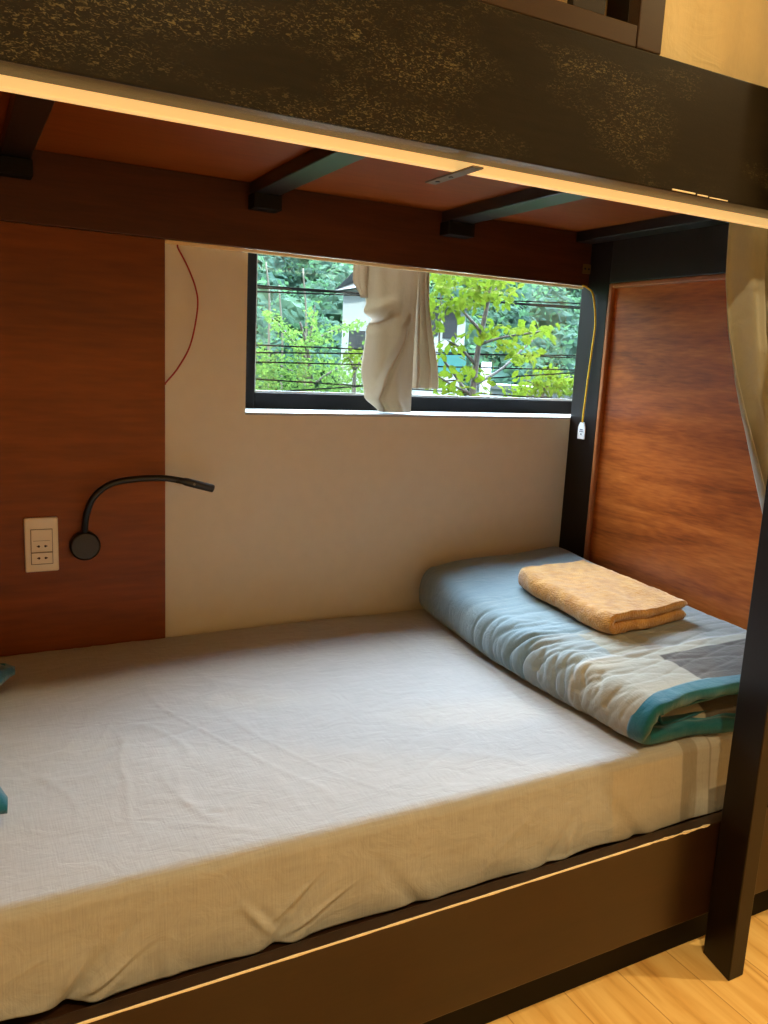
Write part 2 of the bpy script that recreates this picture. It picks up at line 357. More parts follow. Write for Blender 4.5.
# veneer cladding on the left part of the wall, cream batten under the beam
struct('trim_1', box(RX0 + .01, .424, WY - .014, WY - .0005, -.835, .2425, bev=.001), M['left_ply'])
struct('trim_2', box(.4245, 1.615, WY - .016, WY - .0005, .2355, .2425, bev=.001), M['cream'])

# ------------------------------------------------------------------ bunk bed
BX0, BX1 = -.42, 1.622          # inner faces of the two ends
MZ, MB0 = -.672, -.825          # mattress top and bottom
bed = empty('bunk_bed', (.6, 1.4, FZ))
tag(bed, 'dark stained wooden bunk bed with red-brown veneer end panel, standing along the window wall', 'bunk bed')
def part(name, mb, mat, parent=bed, label=None, smooth=False):
    o = mb.build(name, mat, parent, smooth)
    if label: o['label'] = label
    return o
part('lower_side_rail', box(BX0 - .05, 1.72, .915, .940, -1.003, -.811, bev=.002), M['dark_wood'])
rail_low = bed.children[-1] if bed.children else None
part('kickboard', box(BX0 - .05, 1.72, .945, .960, FZ, -.995, bev=.001), M['shoe'])  # near-black colour holds the shade of the recess under the rail
part('bed_base', box(BX0, BX1, .940, WY - .015, -.850, -.826, bev=.001), M['dark_wood'])
# worn bare edge along the lower rail: an uneven sliver
ed = MB(); pts = []
x = -.3; seg = []
random.seed(3)
while x < 1.205:
    w = .0013 + .0011 * (noise.noise(Vector((x * 30, 0, 0))) + .3)
    if x > 1.06: w *= max(.5, 1 + 2.2 * noise.noise(Vector((x * 60, 3, 0))))
    seg.append((x, max(.0008, w))); x += .008
V = []; F = []
for i, (x, w) in enumerate(seg):
    V += [(x, .9145, -.811 - w), (x, .9145, -.8106), (x, .9155 + w, -.8106), (x, .917, -.811 - w)]
    if i:
        a = 4 * (i - 1)
        for k in range(4): F.append((a + k, a + (k + 1) % 4, a + 4 + (k + 1) % 4, a + 4 + k))
F.append((0, 1, 2, 3)); F.append(tuple(4 * (len(seg) - 1) + k for k in range(4)))
part('worn_edge', MB().add(V, F), M['bare_wood'], bed, 'bare pale wood where the edge of the rail has worn')
# posts
for (x0, x1, y0, y1) in ((BX1, 1.70, 1.777, WY - .001), (BX0 - .078, BX0, 1.777, WY - .016), (BX1, 1.70, .966, 1.01), (BX0 - .078, BX0, .966, 1.03)):
    part('post', box(x0, x1, y0, y1, FZ, 1.2 if y0 > 1.5 else .385, bev=.002), M['dark_wood_z'])
# end panels with moulding
def end_panel(xf, s, ya, yb):
    # xf = inner face, s = outward direction
    a, b_ = sorted((xf + s * .014, xf + s * .030))
    p = part('end_panel', box(a, b_, ya, yb, -.80, .246, bev=.001), M['end_ply'], bed)
    m = MB(); a, b_ = sorted((xf - s * .001, xf + s * .013))
    m.box(a, b_, yb - .014, yb, -.80, .246, bev=.004).box(a, b_, ya, ya + .014, -.80, .246, bev=.004).box(a, b_, ya + .014, yb - .014, .232, .246, bev=.004)
    m.build('panel_moulding', M['bead_wood'], p)
    a, b_ = sorted((xf, xf + s * .05))
    part('end_beam', box(a, b_, ya, yb, .2465, .384, bev=.002), M['dark_wood_y'])
    part('end_bottom_rail', box(a, b_, ya, yb, -1.0, -.801, bev=.002), M['dark_wood_y'])
end_panel(BX1, 1, 1.011, 1.7765)
end_panel(BX0, -1, 1.031, 1.7765)
# upper berth: back beam, deck, bearers, side rail
part('back_beam', box(BX0, BX1 - .0005, 1.860, WY - .0165 + .0, .2425, .385, bev=.0015), M['beam_wood'])
part('upper_deck', box(BX0 - .05, 1.70, .9655, WY - .017, .3855, .403, bev=0), M['deck_ply'])
for (x0, x1) in ((-.30 - .11, -.30 - .06), (.098, .152), (.609, .669), (1.117, 1.190), (1.560, 1.621)):
    bq = part('bearer', box(x0, x1, .982, 1.8592, .358, .385, bev=.0025), M['dark_wood_y'])
    if x1 < 1.5: box(x0 - .003, x1 + .003, 1.815, 1.8592, .325, .3575, bev=.002).build('bearer_shoe', M['shoe'], bq)
part('upper_side_rail', box(BX0 - .078, 2.3, .915, .9645, .2654, .4385, bev=.002), M['rail'])
part('cream_rail_strip', box(BX0, 1.70, .9655, .9800, .2540, .2720, bev=.002), M['strip'], bed, 'cream strip with an added glow along the foot of the upper rail')
part('rail_chip', MB().box(.938, .985, .9135, .9155, .2668, .2690, bev=.0005).box(.99, 1.012, .9138, .9155, .2664, .2684, bev=.0005).box(1.016, 1.055, .9138, .9155, .2660, .2676, bev=.0005), M['bare_wood'], bed, 'thin pale chip in the varnish of the rail')
br = MB().box(.598, .615, .925, 1.045, .2505, .2530, bev=.0004)
bk = part('flat_bracket', br, M['steel'])
for yy in (.99, 1.025): MB().cyl((.6065, yy, .2507), (0, 0, -1), .0035, .0012, 12).build('screw', M['black'], bk)
# corner plate near the window corner
cp = part('corner_plate', box(1.594, 1.621, 1.857, 1.8598, .276, .302, bev=.0005), M['brass'])
for xx in (1.601, 1.614): MB().cyl((xx, 1.857, .289), (0, -1, 0), .003, .0012, 12).build('screw', M['black'], cp)
# guard rail of the upper berth
gz0, gz1 = .4395, .78
g = part('guard_rail', MB().box(BX0, .846, .918, .940, gz0, .468, bev=.002).box(BX0, .846, .918, .940, gz1 - .04, gz1, bev=.002).box(.846, .892, .917, .9405, gz0, gz1, bev=.002), M['dark_wood'])
x = .79
while x > BX0:
    box(x - .055, x, .922, .936, .468, gz1 - .04, bev=.0015).build('guard_slat', M['dark_wood_z'], g)
    x -= .095

# ------------------------------------------------------------------ ladder in front of the right end
lad = empty('ladder', (1.40, .87, FZ))
tag(lad, 'dark wooden bunk ladder with flat stiles standing on the oak floor', 'ladder')
for x0 in (1.210, 1.560):
    sb = box(x0, x0 + .040, .838, .912, FZ, .72, bev=.0025); sb.v = [(p[0] + (p[1] - .838) * .235, p[1], p[2]) for p in sb.v]
    part('stile', sb, M['dark_wood_z'], lad)
for z in (-.74, -.43, -.12, .19, .50):
    part('rung', box(1.259, 1.569, .842, .905, z - .012, z + .012, bev=.003), M['dark_wood'], lad)

# ------------------------------------------------------------------ mattress with fitted sheet
mat_ = empty('mattress', (.6, 1.42, MB0)); tag(mat_, 'single mattress in a pale grey sheet on the lower bunk', 'mattress')
def wr(x, y, k=0): return noise.noise(Vector((x, y, k)))
def ridge(v, w=.12): return math.exp(-(v / w) ** 2)
X0, X1 = BX0 + .012, BX1 - .012
XS = [X0 + (X1 - X0) * i / 520 for i in range(521)]
US = []   # cross-section from the wall over the top to the foot of the side
n1, n2, n3 = 180, 12, 56
for i in range(n1 + 1): US.append(('t', i / n1))
for i in range(1, n2 + 1): US.append(('c', i / n2))
for i in range(1, n3 + 1): US.append(('s', i / n3))
YB, YF, R_ = 1.868, .967, .022
def sheet_pt(x, kind, t):
    if kind == 't':
        y = YB + (YF + R_ - YB) * t; z = MZ
        edge = min(1, (1 - t) * 6)
        h = .0034 * wr(x * 2.3, y * 2.6, 1) + .0022 * wr(x * 7 + y * 3, y * 9 - x * 2, 2)
        # fine creases, diagonal towards the head end
        q = wr(x * 5 + y * 2.2, y * 3 - x * .8, 5) * 2.2
        h += .0014 * ridge(math.sin((x * 1.0 + y * .45) * 17 + q * 3), .25) * max(0, wr(x * 2, y * 2, 9) + .25) * 1.6
        h += .0012 * ridge(math.sin((y * 1.2 - x * .35) * 26 + q * 4), .3) * max(0, wr(x * 2.5, y * 2.5, 19) + .2) * 1.6
        q2 = wr(x * 4, y * 4, 61) * 2.5
        h += .0011 * ridge(math.sin(x * 34 + y * 7 + q2 * 2), .22) * max(0, wr(x * 3.1, y * 3.1, 63) + .1) * 2
        h -= .0010 * ridge(math.sin(y * 38 - x * 12 + q2 * 2), .2) * max(0, wr(x * 3.3, y * 3.3, 67) + .1) * 2
        h *= min(1, (1 - t) * 14 + .15)
        return (x, y, z + h)
    if kind == 'c':
        a = t * PI / 2
        return (x, YF + R_ - math.sin(a) * R_ + .002 * wr(x * 6, 0, 3) * t, MZ - R_ + math.cos(a) * R_ + .0017 * wr(x * 2.3, (YF + R_) * 2.6, 1) * (1 - t))
    zt, zb = MZ - R_, MB0 + .004
    lift = .012 * lerp_tab([(-.5, 1), (.02, .9), (.16, .1), (.3, 0), (.86, 0), (.95, .35), (1.05, 0)], x)
    z = zt + (zb + lift - zt) * t
    y = YF - .010 * t + .002 * wr(x * 6, 0, 3) * (1 - min(1, t * 2))
    y += .004 * wr(x * 3, z * 3, 11) * min(1, t * 3)
    # puckers pulled in at the foot
    for (xc, sgn, am) in ((.37, 1, .009), (.095, 1, .012), (.60, -1, .004), (.86, 1, .006), (1.06, -1, .005), (-.15, 1, .010)):
        d = x - xc - sgn * (1 - t) * .10
        y += am * (t ** 1.6) * (ridge(d, .014) * .9 - ridge(d - .03, .02) * .7 - ridge(d + .035, .03) * .5)
    y += .0012 * math.sin((x * 3.2 + z * 6) * 9 + 4 * wr(x * 4, z * 4, 7)) * t
    q = wr(x * 6, z * 9, 41) * 3
    y -= .0035 * ridge(math.sin(x * 13 - z * 24 + q), .22) * max(0, wr(x * 3, z * 5, 43) + .15) * min(1, t * 2)
    for (xc, zc, sl) in ((.40, -.76, .9), (.345, -.775, -.5), (.43, -.79, 1.4), (.10, -.78, .4), (.13, -.80, 1.2), (.90, -.79, .25)):
        u_ = (x - xc) - (z - zc) * sl * 1.5
        y -= .005 * ridge(u_, .007) * math.exp(-((z - zc) / .022) ** 2)
        y += .003 * ridge(u_ - .014, .01) * math.exp(-((z - zc) / .022) ** 2)
    return (x, y, z)
V = []; F = []; W = len(US)
for x in XS:
    for (k, t) in US: V.append(sheet_pt(x, k, t))
for i in range(len(XS) - 1):
    for j in range(W - 1): F.append((i * W + j, i * W + j + 1, (i + 1) * W + j + 1, (i + 1) * W + j))
sh = link('fitted_sheet', V, F, M['sheet'], mat_, True); sh['label'] = 'pale grey fitted sheet with darker plaid stripes at the right end'
# keep the plaid in world-like coordinates
mo = sh.modifiers.new('s', 'SOLIDIFY'); mo.thickness = .0015; mo.offset = -1
core = MB().box(X0 + .002, X1 - .002, YF + .012, YB - .004, MB0 + .0005, MZ - .012, bev=.01)
co = core.build('mattress_core', plain('white_ticking', srgb(210, 206, 198), .9), mat_)

# ------------------------------------------------------------------ folded bedding generator
def folded(name, path, y0, y1, thick, mat, parent, ny=110, disp=None, hem=.035, hem_t=.25, ystart=0., yend=0., endk=.04, shift=None):
    """a thick sheet folded along path (x, z); runs from y0 (open front hem) to y1. returns the mesh object"""
    P = [Vector((p[0], p[1])) for p in path]; n = len(P)
    V = []; idx = {}
    def tfac(v):
        a = min(1, (v + .0) / hem); b_ = min(1, (1 - v) / .04)
        f = hem_t + (1 - hem_t) * math.sqrt(max(0, 1 - (1 - a) ** 2)); return f * (.35 + .65 * math.sqrt(max(0, 1 - (1 - b_) ** 2)))
    rows = []
    vs = [ (j / ny) ** 1.25 for j in range(ny + 1)]
    for v in vs:
        ring = []
        for side in (1, -1):
            rng = range(n) if side == 1 else range(n - 1, -1, -1)
            for i in rng:
                t = (P[min(i + 1, n - 1)] - P[max(i - 1, 0)]).normalized(); nn = Vector((-t.y, t.x))
                e = min(i, n - 1 - i) / (n * endk); ef = .3 + .7 * math.sqrt(max(0, 1 - (1 - min(1, e)) ** 2))
                full = thick * tfac(v) * ef; ho = thick * .5 * ef * (.86 + .14 * tfac(v)); h = ho if side == 1 else full - ho
                d = disp(i / (n - 1), v, side) if disp else 0
                q = P[i] + nn * side * (h + d * ef)
                x, z = q.x, q.y
                y = y0 + (y1 - y0) * v
                if shift: x, y, z = shift(x, y, z, v, i / (n - 1), side)
                ring.append((x, y, z))
        rows.append(ring)
    k = len(rows[0])
    for r in rows: V += r
    F = []
    for j in range(ny):
        for i in range(k): F.append((j * k + i, j * k + (i + 1) % k, (j + 1) * k + (i + 1) % k, (j + 1) * k + i))
    F += caps(0, n, k); F += caps(ny * k, n, k)
    if parent is None: return V, F
    return link(name, V, F, mat, parent, True)
def caps(b, n, k): return [(b + i, b + i + 1, b + k - 2 - i, b + k - 1 - i) for i in range(n - 1)]

def cpath(xr, xl, zb, zt, zr=None, n1=64, n2=40):
    """from the right along the bottom, round the left fold, back to the right on top"""
    r = (zt - zb) / 2; cx = xl + r * .9; out = []
    for i in range(n1): out.append((xr + (cx - xr) * i / n1, zb))
    for i in range(n2 + 1):
        a = -PI / 2 - PI * i / n2; out.append((cx + r * .9 * math.cos(a), (zb + zt) / 2 + r * math.sin(a)))
    for i in range(1, n1 + 1): out.append((cx + (xr - cx) * i / n1, zt))
    return out

duv = empty('folded_duvet', (1.33, 1.4, MZ))
tag(duv, 'thick folded blue-grey plaid duvet with teal border at the right end of the mattress', 'duvet')
T1 = .056
def duv_disp(s, v, side):
    if side != 1: return 0
    d = 0
    fold = math.exp(-((s - .53) / .15) ** 2)                 # strongest round the left fold
    mid = math.exp(-((v - .33) / .24) ** 2) * min(1, v / .06)
    ph = v * 47 + 3.0 * wr(v * 6, s * 5, 1) + 7 * (s - .5)
    w = 1 - abs(math.sin(ph))
    d -= .0150 * (w ** 2.4) * fold * mid * (.35 + 1.3 * abs(wr(v * 9, s * 3, 2)))
    ph2 = v * 92 + 5 * wr(v * 7, s * 7, 8) + 10 * (s - .5)
    d -= .0080 * ((1 - abs(math.sin(ph2))) ** 2.4) * math.exp(-((s - .55) / .13) ** 2) * math.exp(-((v - .30) / .20) ** 2) * (.4 + abs(wr(v * 8, s * 6, 22)) * 1.6)
    if s > .5:
        ph3 = v * 30 + (s - .5) * 20 + 4 * wr(v * 3, s * 4, 12)
        d -= .0055 * ((1 - abs(math.sin(ph3))) ** 3) * math.exp(-((v - .24) / .20) ** 2) * max(0, .95 - (s - .5) * 1.5)
        ph4 = v * 64 - (s - .5) * 9 + 4 * wr(v * 5, s * 5, 31)
        d -= .0022 * ((1 - abs(math.sin(ph4))) ** 3) * math.exp(-((v - .2) / .3) ** 2)
    d += (.006 * wr(v * 3.5, s * 4, 4) + .0025 * wr(v * 10, s * 9, 5))
    return d * min(1, v / .03)
def duv_shift(x, y, z, v, s, side):
    zt = z
    top = max(0, min(1, (z - (MZ + .03)) / .10))
    rise = lerp_tab([(0, 0), (.06, .006), (.3, .020), (.7, .038), (1.01, .058)], v) * top
    rise += top * .040 * ((x - 1.08) / .5) * (v ** 1.2)
    rise -= top * .018 * math.exp(-((x - 1.1) / .07) ** 2) * (v ** 2)
    z = z + rise
    xl = (1 - (x - 1.05) / .55)
    x = x + .045 * v * max(0, min(1, xl))                   # the fold edge runs slightly back to the right
    x -= .030 * math.sin(min(1, v) * PI) * max(0, min(1, xl)) ** 2
    if v < .1: y += .012 * math.sin(s * 16 + 2) * (1 - v / .1) 
    y += .012 * wr(x * 4, 0, 33) * (1 - v)
    return (min(x, 1.604), y, max(z, MZ + .0035))
outer = cpath(1.60, 1.060 + T1 / 2, MZ + .012 + T1 / 2 - .012, -.585 - T1 / 2 + .012)
o1 = folded('duvet_body', outer, 1.002, 1.845, T1, M['duvet'], duv, ny=230, disp=duv_disp, hem=.10, hem_t=.42, shift=duv_shift)
# teal hem round the open front edge, following the same path
def hem_mesh(path, th, ya, yb, shift, n_v=8):
    V = []; P = [Vector(p) for p in path]; n = len(P)
    for j in range(n_v + 1):
        q = j / n_v; v = .0; y = ya + (yb - ya) * q
        f = .30 + .20 * math.sqrt(max(0, 1 - (1 - q) ** 2))
        for side in (1, -1):
            for i in (range(n) if side == 1 else range(n - 1, -1, -1)):
                t = (P[min(i + 1, n - 1)] - P[max(i - 1, 0)]).normalized(); nn = Vector((-t.y, t.x))
                w = 1 + .35 * wr(i * .18, q * 2, 3)
                ho = th * .5 * (.74 + .16 * math.sqrt(max(0, 1 - (1 - q) ** 2))) + .0012; h = ho if side == 1 else th * f * w - ho; pt = P[i] + nn * side * h
                wob = .002 * math.sin(i * .28) + .005 * wr(i * .11, 0, 8)
                V.append(shift(pt.x, y + wob * (1 - q), pt.y, max(0, (y - 1.002) / .828), i / (n - 1), side))
    k = 2 * n; F = []
    for j in range(n_v):
        for i in range(k): F.append((j * k + i, j * k + (i + 1) % k, (j + 1) * k + (i + 1) % k, (j + 1) * k + i))
    F += caps(0, n, k); F += caps(n_v * k, n, k)
    return V, F
hp = [(p[0], p[1]) for p in outer]
V, F = hem_mesh(hp, T1, .974, 1.010, duv_shift)
h1 = link('teal_border', V, F, M['teal'], duv, True); h1['label'] = 'teal border along the open front edge'
# inner layer folded inside
inner = cpath(1.60, 1.150, MZ + .034, MZ + .052, n2=10)
def in_shift(x, y, z, v, s, side):
    z2 = z + .003 * math.sin(x * 11) * (1 - v) + .012 * max(0, x - 1.1)
    return (min(x, 1.60), y + .01 * wr(x * 5, 0, 50), z2)
iy = [(p[0], p[1]) for p in inner]
o2 = folded('duvet_lining', iy, 1.035, 1.80, .012, M['duvet_in'], duv, ny=30, shift=in_shift)
V, F = hem_mesh(iy, .016, 1.004, 1.040, in_shift)
link('teal_border', V, F, M['teal'], duv, True)['label'] = 'teal border of the inner fold'

# towel
tow = empty('folded_towel', (1.34, 1.40, -.54)); tag(tow, 'folded mustard beige terry towel lying on the folded duvet', 'towel')
def duvet_top(x, y):
    best = -9
    for p in o1.data.vertices:
        w = p.co + wl
        if abs(w.x - x) < .012 and abs(w.y - y) < .012 and w.z > best: best = w.z
    return best
wl = wloc(duv)
gridz = {}
for p in o1.data.vertices:
    w = p.co + wl; k = (round(w.x / .02), round(w.y / .02))
    if w.z > gridz.get(k, -9): gridz[k] = w.z
def dz(x, y):
    a, b_ = round(x / .02), round(y / .02); z = [gridz.get((a + i, b_ + j), -9) for i in (-1, 0, 1) for j in (-1, 0, 1)]
    z = [q for q in z if q > -.62]
    return sum(z) / len(z) if z else -.54
def tow_shift(x, y, z, v, s, side):
    # x, y local to the towel, z above its underside
    lx, ly = x, y
    X = 1.216 + lx + .018 * (1 - v) * 0 - .01 * (v) + .01 * wr(ly * 8, 0, 71); Y = 1.235 + ly + lx * .10
    z = z * (1.08 - .06 * max(0, min(1, lx / .27))) + .002 * wr(lx * 20, ly * 20, 5) + .0035 * wr(lx * 9, ly * 9, 6)
    # tapering rounded far left corner
    X += .022 * max(0, v - .8) / .2 * max(0, 1 - lx / .1)
    return (X, Y, dz(X, Y) + .002 + z)
tp = cpath(.265, .0135, .0115, .0345, n1=26, n2=12)
def towel_disp(s, v, side):
    return .0018 * wr(v * 18, s * 30, 3) + .002 * wr(v * 7, s * 9, 4)
tb = folded('towel_fold', tp, 0, .335, .021, M['terry'], tow, ny=60, disp=towel_disp, endk=.02, hem=.03, hem_t=.55, shift=tow_shift)
tp2 = [(.255 - .23 * i / 20, .0230) for i in range(21)]
folded('towel_inner_layer', tp2, .006, .325, .009, M['terry'], tow, ny=30, hem=.03, hem_t=.6, shift=tow_shift)

# pillow at the left end
pil = empty('pillow', (-.17, 1.43, MZ)); tag(pil, 'grey pillow with teal border at the left end of the mattress', 'pillow')
pa, pb, px_, py_ = .200, .262, -.146, 1.437
def pil_pt(u, v, sg, grow=0.):
    e = (1 - abs(u) ** 2.4) * (1 - abs(v) ** 2.6)
    cx = pa * u * (1 - .27 * (1 - v * v)); cy = pb * v * (1 - .07 * (1 - u * u))
    h = .068 * max(0, e) ** .55
    h = h * (1 + .07 * wr(u * 3, v * 3, 2)) + .003 * wr(u * 9, v * 9, 4)
    zc = MZ + .010 + .050 * (1 - .35 * (u * u * v * v))
    return (px_ + cx + .08 * cy, py_ + cy - .08 * cx, max(MZ + .005, zc + sg * max(0, h) * (1 if sg > 0 else .75)))
n = 44; V = []; F = []
for sg in (1, -1):
    for i in range(n + 1):
        for j in range(n + 1):
            V.append(pil_pt(-1 + 2 * i / n, -1 + 2 * j / n, sg))
K = (n + 1) ** 2
for sgi in (0, 1):
    for i in range(n):
        for j in range(n):
            a = sgi * K + i * (n + 1) + j; F.append((a, a + 1, a + n + 2, a + n + 1))
bmx = bmesh.new(); me = bpy.data.meshes.new('tmp'); me.from_pydata(V, [], F); bmx.from_mesh(me); bmesh.ops.remove_doubles(bmx, verts=bmx.verts, dist=.0008)
bmx.verts.index_update(); V = [v.co.copy() for v in bmx.verts]; F = [[v.index for v in f.verts] for f in bmx.faces]; bmx.free(); bpy.data.meshes.remove(me)
link('pillow_body', V, F, M['pillow'], pil, True)
ring = []
for k in range(n): ring.append((-1 + 2 * k / n, -1))
for k in range(n): ring.append((1, -1 + 2 * k / n))
for k in range(n): ring.append((1 - 2 * k / n, 1))
for k in range(n): ring.append((-1, 1 - 2 * k / n))
V = []; F = []; L = len(ring)
for (u, v) in ring:
    p = Vector(pil_pt(u, v, 1)); q = Vector(pil_pt(u, v, -1)); c = (p + q) / 2; out = Vector((c.x - px_, c.y - py_, 0)).normalized()
    if abs(u) == 1 and abs(v) < .999: out = Vector((u, 0, 0))
    elif abs(v) == 1 and abs(u) < .999: out = Vector((0, v, 0))
    w = .014 + .002 * wr(u * 5, v * 5, 9)
    drop = -.010
    V += [c - out * .012 + Vector((0, 0, .012)), c + out * w + Vector((0, 0, drop + .006)), c + out * w + Vector((0, 0, drop - .004)), c - out * .012 - Vector((0, 0, .010))]
for i in range(L):
    for k in range(4): F.append((4 * i + k, 4 * i + (k + 1) % 4, 4 * ((i + 1) % L) + (k + 1) % 4, 4 * ((i + 1) % L) + k))
link('teal_border', V, F, M['teal'], pil, True)['label'] = 'teal flat border round the pillow'

# ------------------------------------------------------------------ curtains
def lin_tab(tab, x):
    if x <= tab[0][0]: return tab[0][1]
    for (a, b), (c, d) in zip(tab, tab[1:]):
        if x <= c: return b + (d - b) * (x - a) / (c - a)
    return tab[-1][1]
def curtain(name, zs, left, right, ymid, amp, nf, mat, nu=90, nz=80, phase=0., extra=None, parent=None, thick=.0016, tabf=lerp_tab, edge=.2):
    V = []; F = []
    z0, z1 = zs
    for i in range(nz + 1):
        z = z0 + (z1 - z0) * i / nz
        xl, xr = tabf(left, -z), lerp_tab(right, -z); a = lerp_tab(amp, -z)
        for j in range(nu + 1):
            u = j / nu
            y = ymid + a * math.sin(2 * PI * (nf * u + phase + .25 * wr(u * 2, z * 2, 3))) + a * .35 * math.sin(2 * PI * (nf * 2.3 * u + z * .6))
            x = xl + (xr - xl) * u + a * edge * math.cos(2 * PI * nf * u)
            if extra: x, y = extra(x, y, z, u)
            V.append((x, y, z))
    W = nu + 1
    for i in range(nz):
        for j in range(nu): F.append((i * W + j, i * W + j + 1, (i + 1) * W + j + 1, (i + 1) * W + j))
    o = link(name, V, F, mat, parent, True)
    mo = o.modifiers.new('s', 'SOLIDIFY'); mo.thickness = thick; mo.offset = 0
    return o
lc = curtain('privacy_curtain', (.3845, -.50),
    [(-.385, 1.186), (-.25, 1.192), (-.17, 1.202), (-.085, 1.224), (.0, 1.254), (.07, 1.285), (.185, 1.340), (.26, 1.378), (.50, 1.47)],
    [(-.385, 1.572), (-.1, 1.572), (.50, 1.565)], 1.004, [(-.385, .012), (-.1, .019), (.36, .016), (.5, .014)], 4.5, M['curtain'], tabf=lin_tab, edge=0, phase=.12,
    extra=lambda x, y, z, u: (min(x, 1.585), max(.983, y)))
tag(lc, 'long cream curtain of the lower bunk hanging behind the ladder', 'curtain', 'bunk curtains')
uc = curtain('privacy_curtain', (1.25, .4405), [(-1.25, .900), (-.44, .897)], [(-1.25, 2.05), (-.44, 2.1)], .9545, [(-1.25, .010), (-.44, .008)], 5.5, M['upper_curtain'],
    extra=lambda x, y, z, u: (x, min(max(y, .9425), .98)))
tag(uc, 'cream curtain of the upper bunk closing above the side rail', 'curtain', 'bunk curtains')
for ob in (lc, uc):
    del ob['group']

# curtain bunched on the window
wc = empty('window_curtain', (1.05, 1.95, WZ0)); tag(wc, 'short taupe curtain bunched together in the middle of the window', 'curtain')
def Lz(tab): return [(-z, x) for (x, z) in tab]
mainL = Lz([(.967, .34), (.967, .24), (.967, .19), (.985, .115), (.966, .095), (.976, .07), (.966, -.02), (.977, -.09), (1.018, -.132)])
mainR = Lz([(1.115, .34), (1.112, .10), (1.113, -.132)])
def wex(x, y, z, u):
    # diagonal pinch a third of the way down with the cloth ballooning below it
    c = .125 + .35 * (u * .16)
    y -= .034 * math.exp(-((z - c + .026) / .016) ** 2) * max(0, 1 - u * 1.6)
    y += .030 * math.exp(-((z - c - .008) / .014) ** 2) * max(0, 1 - u * 1.5)
    d = z - (.06 - (0.62 - u) * .34)
    y -= .020 * math.exp(-(d / .020) ** 2) * min(1, max(0, (.13 - z) / .03)); y += .014 * math.exp(-((d + .035) / .018) ** 2) * min(1, max(0, (.11 - z) / .03))
    if u < .18: y += .03 * ((.18 - u) / .18) ** 2
    y -= .012 * math.sin(u * PI)
    return x, min(max(y, 1.905), 2.02)
curtain('curtain_cloth', (.34, -.1315), mainL, mainR, 1.950, [(-.34, .006), (.13, .006)], 1.4, M['wcurtain'], nu=60, nz=110, extra=wex, parent=wc)
curtain('curtain_side_pleats', (.34, -.066), Lz([(1.112, .34), (1.116, -.066)]), Lz([(1.142, .34), (1.150, .2), (1.194, -.066)]), 1.962, [(-.34, .007), (.07, .012)], 2.6, M['wcurtain'], nu=50, nz=60, parent=wc, phase=.2)
curtain('curtain_back_flap', (.34, .165), Lz([(.930, .34), (.931, .21), (.955, .165)]), Lz([(.975, .34), (.975, .165)]), 1.975, [(-.34, .004), (0, .004)], 1, M['wcurtain'], nu=20, nz=24, parent=wc)

# ------------------------------------------------------------------ small fittings
sw = empty('power_socket', (.155, 1.876, -.487)); tag(sw, 'white double power socket plate on the dark veneer cladding', 'socket')
FY = WY - .014
part('face_plate', box(.1205, .1890, FY - .010, FY, -.4875, -.3665, bev=.004), M['white_plastic'], sw)
ins = part('socket_module', MB().box(.1335, .1760, FY - .0118, FY - .0095, -.4425, -.3925, bev=.001).box(.1335, .1760, FY - .0118, FY - .0095, -.4690, -.4445, bev=.001), M['white_plastic'], sw)
fm = MB()
for (a, b_, c, d) in ((.1325, .1770, -.3925, -.3915), (.1325, .1335, -.469, -.3915), (.1760, .1770, -.469, -.3915), (.1335, .1760, -.4445, -.4425), (.1325, .1770, -.470, -.469), (.137, .172, -.4175, -.4168)):
    fm.box(a, b_, FY - .0122, FY - .0095, c, d, bev=0)
fm.build('seam_line', M['grey_plastic'], ins)
for z in (-.4295, -.4560):
    for x in (.1485, .1620):
        hm = MB().cyl((x, FY - .0119, z), (0, -1, 0), .0026, .0006, 14, .1)
        hm.box(x - .0042 if x < .155 else x - .0005, x + .0005 if x < .155 else x + .0042, FY - .0125, FY - .0117, z - .0009, z + .0009, bev=0); hm.build('pin_hole', M['hole'], ins)

lamp = empty('reading_lamp', (.244, FY, -.47)); tag(lamp, 'black gooseneck reading lamp with round base on the veneer cladding', 'lamp')
part('lamp_base', MB().cyl((.244, FY, -.434), (0, -1, 0), .0325, .020, 48, .2), M['black'], lamp, smooth=False)
neck = spline([(.244, FY - .010, -.405), (.244, FY - .018, -.385), (.247, FY - .028, -.355), (.262, FY - .038, -.318), (.297, FY - .045, -.290), (.350, FY - .050, -.280), (.405, FY - .052, -.279), (.440, FY - .052, -.284)], 8)
part('gooseneck', MB().tube(neck, .0072, 14), M['black'], lamp, smooth=True)
hd = MB().tube([(.436, FY - .052, -.2835), (.452, FY - .052, -.287), (.456, FY - .052, -.288), (.462, FY - .052, -.2895), (.520, FY - .050, -.306), (.523, FY - .050, -.307)], [.0072, .0075, .0088, .0095, .0095, .0088], 18)
hh = part('lamp_head', hd, M['black'], lamp, smooth=True)
MB().cyl((.476, FY - .0605, -.294), (0, -1, 0), .003, .002, 12).build('lamp_switch', M['steel'], hh)

